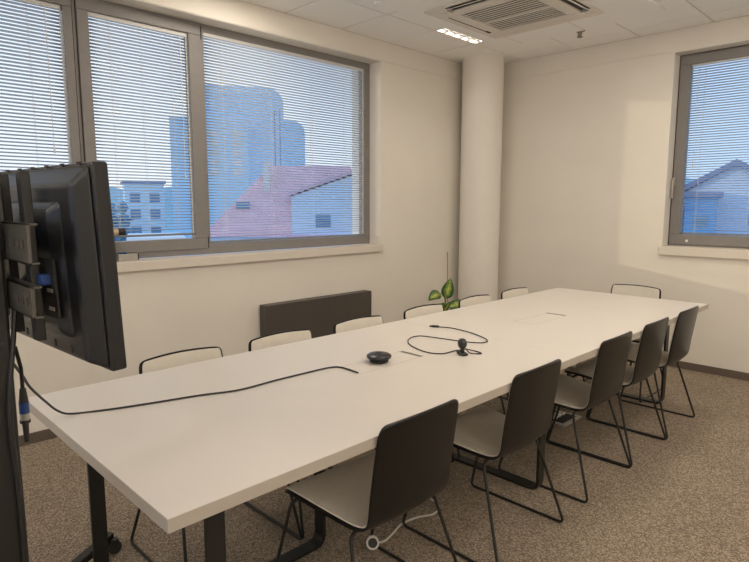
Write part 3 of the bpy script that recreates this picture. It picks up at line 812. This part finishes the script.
# haze-tinted tower block: silhouette swept back from the room
A0, A1 = Vector((-59.2, 25.3, 0)), Vector((-51.2, 38.0, 0)); ud = (A1-A0).normalized(); bk = Vector((-ud.y, ud.x, 0))
if bk.x > 0: bk = -bk
LT = (A1-A0).length
def tw(s, z, back=0.): return A0+ud*s+bk*back+Vector((0, 0, z))
twr = tag(empty('tower_block', A0+Vector((0, 0, GZ))), 'tall haze-blue tower block with rounded shoulder beyond the long window', 'building')
def tchild(q, name, m, par=twr): 
    bmesh.ops.translate(q.bm, verts=q.bm.verts, vec=-Vector(twr.location)); return q.build(name, m, par)
prof = [(3.3, GZ), (3.3, 14.75), (10.6, 14.75)]+[(10.6+1.9*math.sin(a), 12.9+1.85*math.cos(a)) for a in [PI/2*k/6 for k in range(1, 7)]]+[(12.5, GZ)]
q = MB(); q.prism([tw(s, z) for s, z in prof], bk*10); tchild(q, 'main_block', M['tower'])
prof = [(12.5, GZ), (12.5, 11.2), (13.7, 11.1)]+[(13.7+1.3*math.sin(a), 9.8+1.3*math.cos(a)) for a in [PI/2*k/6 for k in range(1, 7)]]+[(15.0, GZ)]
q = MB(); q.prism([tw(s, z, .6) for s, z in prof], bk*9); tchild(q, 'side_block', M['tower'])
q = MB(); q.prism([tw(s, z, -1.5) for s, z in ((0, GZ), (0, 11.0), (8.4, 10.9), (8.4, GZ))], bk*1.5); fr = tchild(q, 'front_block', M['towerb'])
for s in (4.1, 6.6):
    for k in range(5):
        z = 9.6-k*1.05
        q = MB(); q.prism([tw(s, z, -1.58), tw(s+1.05, z, -1.58), tw(s+1.05, z-.75, -1.58), tw(s, z-.75, -1.58)], bk*.1); tchild(q, 'window', M['twin'])
q = MB()
for s in (11.4, 12.0):
    q.prism([tw(s, 12.3, -.05), tw(s+.12, 12.3, -.05), tw(s+.12, 3, -.05), tw(s, 3, -.05)], bk*.06)
tchild(q, 'service_pipe', M['roofb'])
# red roofed house
hs = tag(empty('house', (-29, 19, GZ)), 'red roofed house with pale gable and chimney beyond the long window', 'house')
def hchild(q, name, m, par=hs):
    bmesh.ops.translate(q.bm, verts=q.bm.verts, vec=-Vector(hs.location)); return q.build(name, m, par)
E0, E1 = Vector((-31.6, 13.6, -.75)), Vector((-23.9, 22.8, -.75))       # front eaves
hd = (E1-E0).normalized(); hb = Vector((-hd.y, hd.x, 0)); hb = hb if hb.x < 0 else -hb
r0, r1 = E0+hd*4.3+hb*4.5+Vector((0, 0, 5.0)), E0+hd*10.2+hb*4.5+Vector((0, 0, 5.0))
e2, e3 = E1+hb*9, E0+hb*9
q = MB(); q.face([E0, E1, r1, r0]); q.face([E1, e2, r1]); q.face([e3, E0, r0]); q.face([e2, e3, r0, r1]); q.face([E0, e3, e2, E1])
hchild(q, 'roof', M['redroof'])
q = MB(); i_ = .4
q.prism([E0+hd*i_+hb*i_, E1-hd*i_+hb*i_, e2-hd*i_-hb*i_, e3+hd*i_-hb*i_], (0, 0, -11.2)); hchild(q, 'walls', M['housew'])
# front wing with a low gable wall
g0 = E0+hd*6.1-hb*1.2; g1 = E0+hd*12.6-hb*1.2
def gz(v, z): return Vector((v.x, v.y, z))
q = MB(); q.prism([gz(g0, GZ), gz(g0, 1.9), gz(g0.lerp(g1, .80), 3.7), gz(g1, 3.7), gz(g1, GZ)], hb*3.0); wing = hchild(q, 'wing', M['housew'])
q = MB(); a_, b_ = gz(g0, 1.9)-hd*.35, gz(g0.lerp(g1, .80), 3.8)
q.prism([a_-hb*.15, b_-hb*.15, b_-hb*.15+Vector((0, 0, .22)), a_-hb*.15+Vector((0, 0, .22))], hb*3.4)
q.prism([gz(b_, 3.72)-hb*.15, gz(g1, 3.72)-hb*.15, gz(g1, 3.95)-hb*.15, gz(b_, 3.95)-hb*.15], hb*3.4)
hchild(q, 'wing_roof', M['redroofd'])
for s, w in ((.24, .15), (.66, .14)):
    c0, c1 = g0.lerp(g1, s), g0.lerp(g1, s+w)
    q = MB(); q.prism([gz(c0, .75)-hb*.05, gz(c1, .75)-hb*.05, gz(c1, -.1)-hb*.05, gz(c0, -.1)-hb*.05], hb*.1); wn = hchild(q, 'window', M['housewin'])
q = MB(); c0, c1 = g0-hd*.3, g1+hd*.3
q.prism([gz(c0, -.55)-hb*.5, gz(c1, -.55)-hb*.5, gz(c1, -.75)-hb*.5, gz(c0, -.75)-hb*.5], hb*.6); hchild(q, 'string_course', M['redroofd'])
q = MB(); cc = E0+hd*4.15+hb*3.1; q.obox(gz(cc, 3.35), hd*.22, hb*.3, (0, 0, 1.1)); ckm = hchild(q, 'chimney', M['twin'])
q = MB(); cc = E0+hd*2.6+hb*1.8; q.obox(gz(cc, 1.35), hd*.45, hb*.3, (0, 0, .22)); hchild(q, 'skylight', M['housewin'])
# low office block and flat roof behind the narrow pane
def block(name, a, bb, depth, z, m, label, wins=None, cat='building', group=None, pm=None):
    a, bb = Vector((*a, 0)), Vector((*bb, 0)); d = (bb-a).normalized(); k = Vector((-d.y, d.x, 0))
    if k.dot(Vector((3.7, -5.3, 0))-a) > 0: k = -k
    root = tag(empty(name, gz(a, GZ)), label, cat, group)
    q = MB(); q.prism([gz(a, GZ), gz(bb, GZ), gz(bb, z), gz(a, z)], k*depth)
    bmesh.ops.translate(q.bm, verts=q.bm.verts, vec=-Vector(root.location)); q.build('walls', m, root)
    q = MB(); q.prism([gz(a, z)-d*.2-k*.2, gz(bb, z)+d*.2-k*.2, gz(bb, z+.25)+d*.2-k*.2, gz(a, z+.25)-d*.2-k*.2], k*(depth+.4))
    bmesh.ops.translate(q.bm, verts=q.bm.verts, vec=-Vector(root.location)); q.build('parapet', pm or M['roofb'], root)
    L_ = (bb-a).length
    if wins:
        nx, nz, ww, hh = wins
        for j in range(nz):
            for i in range(nx):
                s = L_*(i+.5)/nx; zt = z-.9-j*(hh+.7)
                q = MB(); p0, p1 = a+d*(s-ww/2)-k*.05, a+d*(s+ww/2)-k*.05
                q.prism([gz(p0, zt), gz(p1, zt), gz(p1, zt-hh), gz(p0, zt-hh)], k*.1)
                bmesh.ops.translate(q.bm, verts=q.bm.verts, vec=-Vector(root.location)); q.build('window', M['housewin'], root)
    return root
block('office_block', (-52.0, 16.9), (-50.8, 20.2), 6, 3.4, M['towerb'], 'low haze-blue office block behind the narrow blind', (2, 3, .9, .9))
block('apartment_block', (-53.5, 10.5), (-52.2, 14.4), 6, 1.6, M['housew'], 'pale low apartment block left of the office block', (3, 2, .7, .9))
block('garage', (-27.2, 7.2), (-26.2, 9.6), 5, -.62, M['roofw'], 'bright white flat-roofed building low behind the narrow blind', None, pm=M['roofw'])
# houses beyond the far window
def gable_house(name, a, bb, depth, ze, zr, mw, mr, label, wins):
    a, bb = Vector((*a, 0)), Vector((*bb, 0)); d = (bb-a).normalized(); k = Vector((-d.y, d.x, 0))
    if k.y < 0: k = -k
    root = tag(empty(name, gz(a, GZ)), label, 'house')
    mid = a.lerp(bb, .5)
    def c_(q, n, m):
        bmesh.ops.translate(q.bm, verts=q.bm.verts, vec=-Vector(root.location)); return q.build(n, m, root)
    q = MB(); q.prism([gz(a, GZ), gz(bb, GZ), gz(bb, ze), gz(mid, zr), gz(a, ze)], k*depth); c_(q, 'walls', mw)
    for u, v in ((a, -1), (bb, 1)):
        q = MB(); o_ = d*v*.4+Vector((0, 0, -.25*(zr-ze)/((bb-a).length/2)))
        q.prism([gz(u, ze)+o_-k*.3, gz(mid, zr)-k*.3, gz(mid, zr+.3)-k*.3, gz(u, ze+.3)+o_-k*.3], k*(depth+.6)); c_(q, 'roof', mr)
    for s, z, w, h in wins:
        p0, p1 = a+(bb-a)*s-k*.05, a+(bb-a)*(s+w)-k*.05
        q = MB(); q.prism([gz(p0, z), gz(p1, z), gz(p1, z-h), gz(p0, z-h)], k*.1); c_(q, 'window', M['housewin'])
    return root
gable_house('gabled_house', (-7.3, 28.0), (-1.4, 29.4), 9, 1.6, 3.4, M['housew'], M['roofb'], 'pale gabled house beyond the far wall window', [(.22, 1.0, .12, .7), (.62, 1.1, .12, .7), (.62, -.2, .12, .7)])
block('rear_annex', (-5.5, 25.0), (-4.2, 25.4), 3, 1.75, M['houseb'], 'narrow blue annex in front of the gabled house', (1, 2, .6, .5))
block('side_annex', (-6.6, 24.5), (-5.85, 24.7), 3, 1.2, M['houseb'], 'small blue annex at the left edge of the far window view', (1, 2, .4, .4))
# hills, ground and trees
b = MB()
N = 40; V0, V1 = [], []
for i in range(N+1):
    a = math.radians(95+95*i/N); R_ = 260
    h = 7+6*math.sin(i*.5)+4*math.sin(i*1.3+1)
    V0.append(b.bm.verts.new((R_*math.cos(a), R_*math.sin(a), GZ))); V1.append((b.bm.verts.new((R_*1.12*math.cos(a), R_*1.12*math.sin(a), GZ+14+h*.8)), b.bm.verts.new((R_*1.35*math.cos(a), R_*1.35*math.sin(a), GZ))))
for i in range(N):
    b.bm.faces.new([V0[i], V0[i+1], V1[i+1][0], V1[i][0]]); b.bm.faces.new([V1[i][0], V1[i+1][0], V1[i+1][1], V1[i][1]])
tag(b.build('distant_hills', M['hill'], None, smooth=True), kind='structure')
b = MB(); b.box(-420, 220, -300, 420, GZ-1, GZ); tag(b.build('exterior_ground', M['ground']), kind='structure')
def tree(x, y, h, r, label):
    t = tag(empty('tree', (x, y, GZ)), label, 'tree', 'trees outside the long window')
    b = MB(); b.tube([(0, 0, 0), (.1, 0, h*.5), (0, .1, h*.85)], [.3, .2, .08], 8); b.build('trunk', M['trunk'], t)
    b = MB()
    for k in range(150):
        v = Vector((random.gauss(0, 1), random.gauss(0, 1), random.gauss(0, 1))); v.normalize()
        v *= random.uniform(.35, 1)
        c = Vector((v.x*r, v.y*r, h*.72+v.z*h*.30)); s = random.uniform(.18, .42)
        n = Vector((random.gauss(0, 1), random.gauss(0, 1), random.gauss(0, 1))).normalized(); u = n.orthogonal().normalized()*s; w = n.cross(u)
        b.obox(c, u, w, n*s*.35)
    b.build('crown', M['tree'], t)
tree(-56, 5.0, 15.6, 2.4, 'bluish tree low behind the left blind, left of the others')
tree(-46, 9.2, 14.6, 1.5, 'bluish tree low behind the television corner')
tree(-47, 14.2, 13.6, 1.6, 'small bluish tree low behind the narrow blind')

# ------------------------------------------------------------------ light
def aim(o, d): o.rotation_euler = Vector(d).to_track_quat('-Z', 'Y').to_euler()
sun = bpy.data.lights.new('low_sun', 'SUN'); so = bpy.data.objects.new('low_sun', sun); COL.objects.link(so)
aim(so, (1.65, 1.55, -.25)); sun.energy = 1.15; sun.angle = math.radians(.8); sun.color = (1, .80, .52)
# added ceiling fill lights out of view, to even out the room brightness
for (x, y) in ((.6, -3.1), (2.25, -1.2), (2.25, -2.9), (3.7, -1.2), (3.7, -2.9), (5.2, -1.6), (5.2, -3.4)):
    l = bpy.data.lights.new('added_ceiling_fill', 'AREA'); o = bpy.data.objects.new('added_ceiling_fill', l); COL.objects.link(o)
    l.shape = 'RECTANGLE'; l.size = .55; l.size_y = .55; l.energy = 11.5; l.color = (1, .88, .74)
    o.location = (x, y, H-.015)

# added warm point fills behind and beside the camera, brightening the walls
for (x, y) in ((1.7, -6.8), (3.0, -6.8), (4.3, -6.8), (5.4, -6.0), (5.4, -4.8)):
    l = bpy.data.lights.new('added_point_fill', 'POINT'); o = bpy.data.objects.new('added_point_fill', l); COL.objects.link(o)
    l.shadow_soft_size = .2; l.energy = 18; l.color = (1, .89, .76); o.location = (x, y, 2.3)

w = bpy.data.worlds.new('dusk_sky'); SC.world = w; w.use_nodes = True
nt = w.node_tree; nt.nodes.clear(); L = nt.links.new
out = nt.nodes.new('ShaderNodeOutputWorld'); bg = nt.nodes.new('ShaderNodeBackground')
tc = nt.nodes.new('ShaderNodeTexCoord'); sx = nt.nodes.new('ShaderNodeSeparateXYZ')
L(tc.outputs['Generated'], sx.inputs[0])
rmp = nt.nodes.new('ShaderNodeValToRGB'); e = rmp.color_ramp.elements
e[0].position = .0; e[0].color = (.86, .90, .94, 1)
e[1].position = 1.; e[1].color = (.20, .40, .85, 1)
x = e.new(.25); x.color = (.80, .89, 1.0, 1); x = e.new(.45); x.color = (.52, .72, 1.0, 1)
L(sx.outputs['Z'], rmp.inputs['Fac'])
# bluer towards the far window (away from the sun)
rm2 = nt.nodes.new('ShaderNodeMapRange'); rm2.inputs['From Min'].default_value = .55; rm2.inputs['From Max'].default_value = .98
L(sx.outputs['Y'], rm2.inputs['Value'])
mx = nt.nodes.new('ShaderNodeMix'); mx.data_type = 'RGBA'; mx.inputs['B'].default_value = (.42, .66, .98, 1)
ml = nt.nodes.new('ShaderNodeMath'); ml.operation = 'MULTIPLY'; ml.inputs[1].default_value = .75
L(rm2.outputs[0], ml.inputs[0]); L(ml.outputs[0], mx.inputs['Factor']); L(rmp.outputs['Color'], mx.inputs['A'])
L(mx.outputs['Result'], bg.inputs['Color']); bg.inputs['Strength'].default_value = 1.25
L(bg.outputs[0], out.inputs[0])

# ------------------------------------------------------------------ camera
cam = bpy.data.cameras.new('camera'); co = bpy.data.objects.new('camera', cam); COL.objects.link(co)
r = Vector((0.70626305, 0.70794898, 0.00086118)); u = Vector((-0.09380242, 0.09237317, 0.99129627)); f = Vector((-0.70170764, 0.70019671, -0.13164708))
mw = Matrix((r, u, -f)).transposed().to_4x4(); mw.translation = Vector((3.74421698, -5.31190677, 1.40465561))
co.matrix_world = mw
cam.sensor_fit = 'HORIZONTAL'; cam.sensor_width = 36; cam.lens = 576.0688/749*36; cam.clip_start = .02; cam.clip_end = 1500
SC.camera = co
SC.view_settings.view_transform = 'Standard'; SC.view_settings.look = 'None'
SC.view_settings.exposure = 0.0; SC.view_settings.gamma = 1.0; SC.view_settings.use_curve_mapping = False
SC.cycles.max_bounces = 10; SC.cycles.diffuse_bounces = 6; SC.cycles.transparent_max_bounces = 16
SC.cycles.sample_clamp_indirect = 6
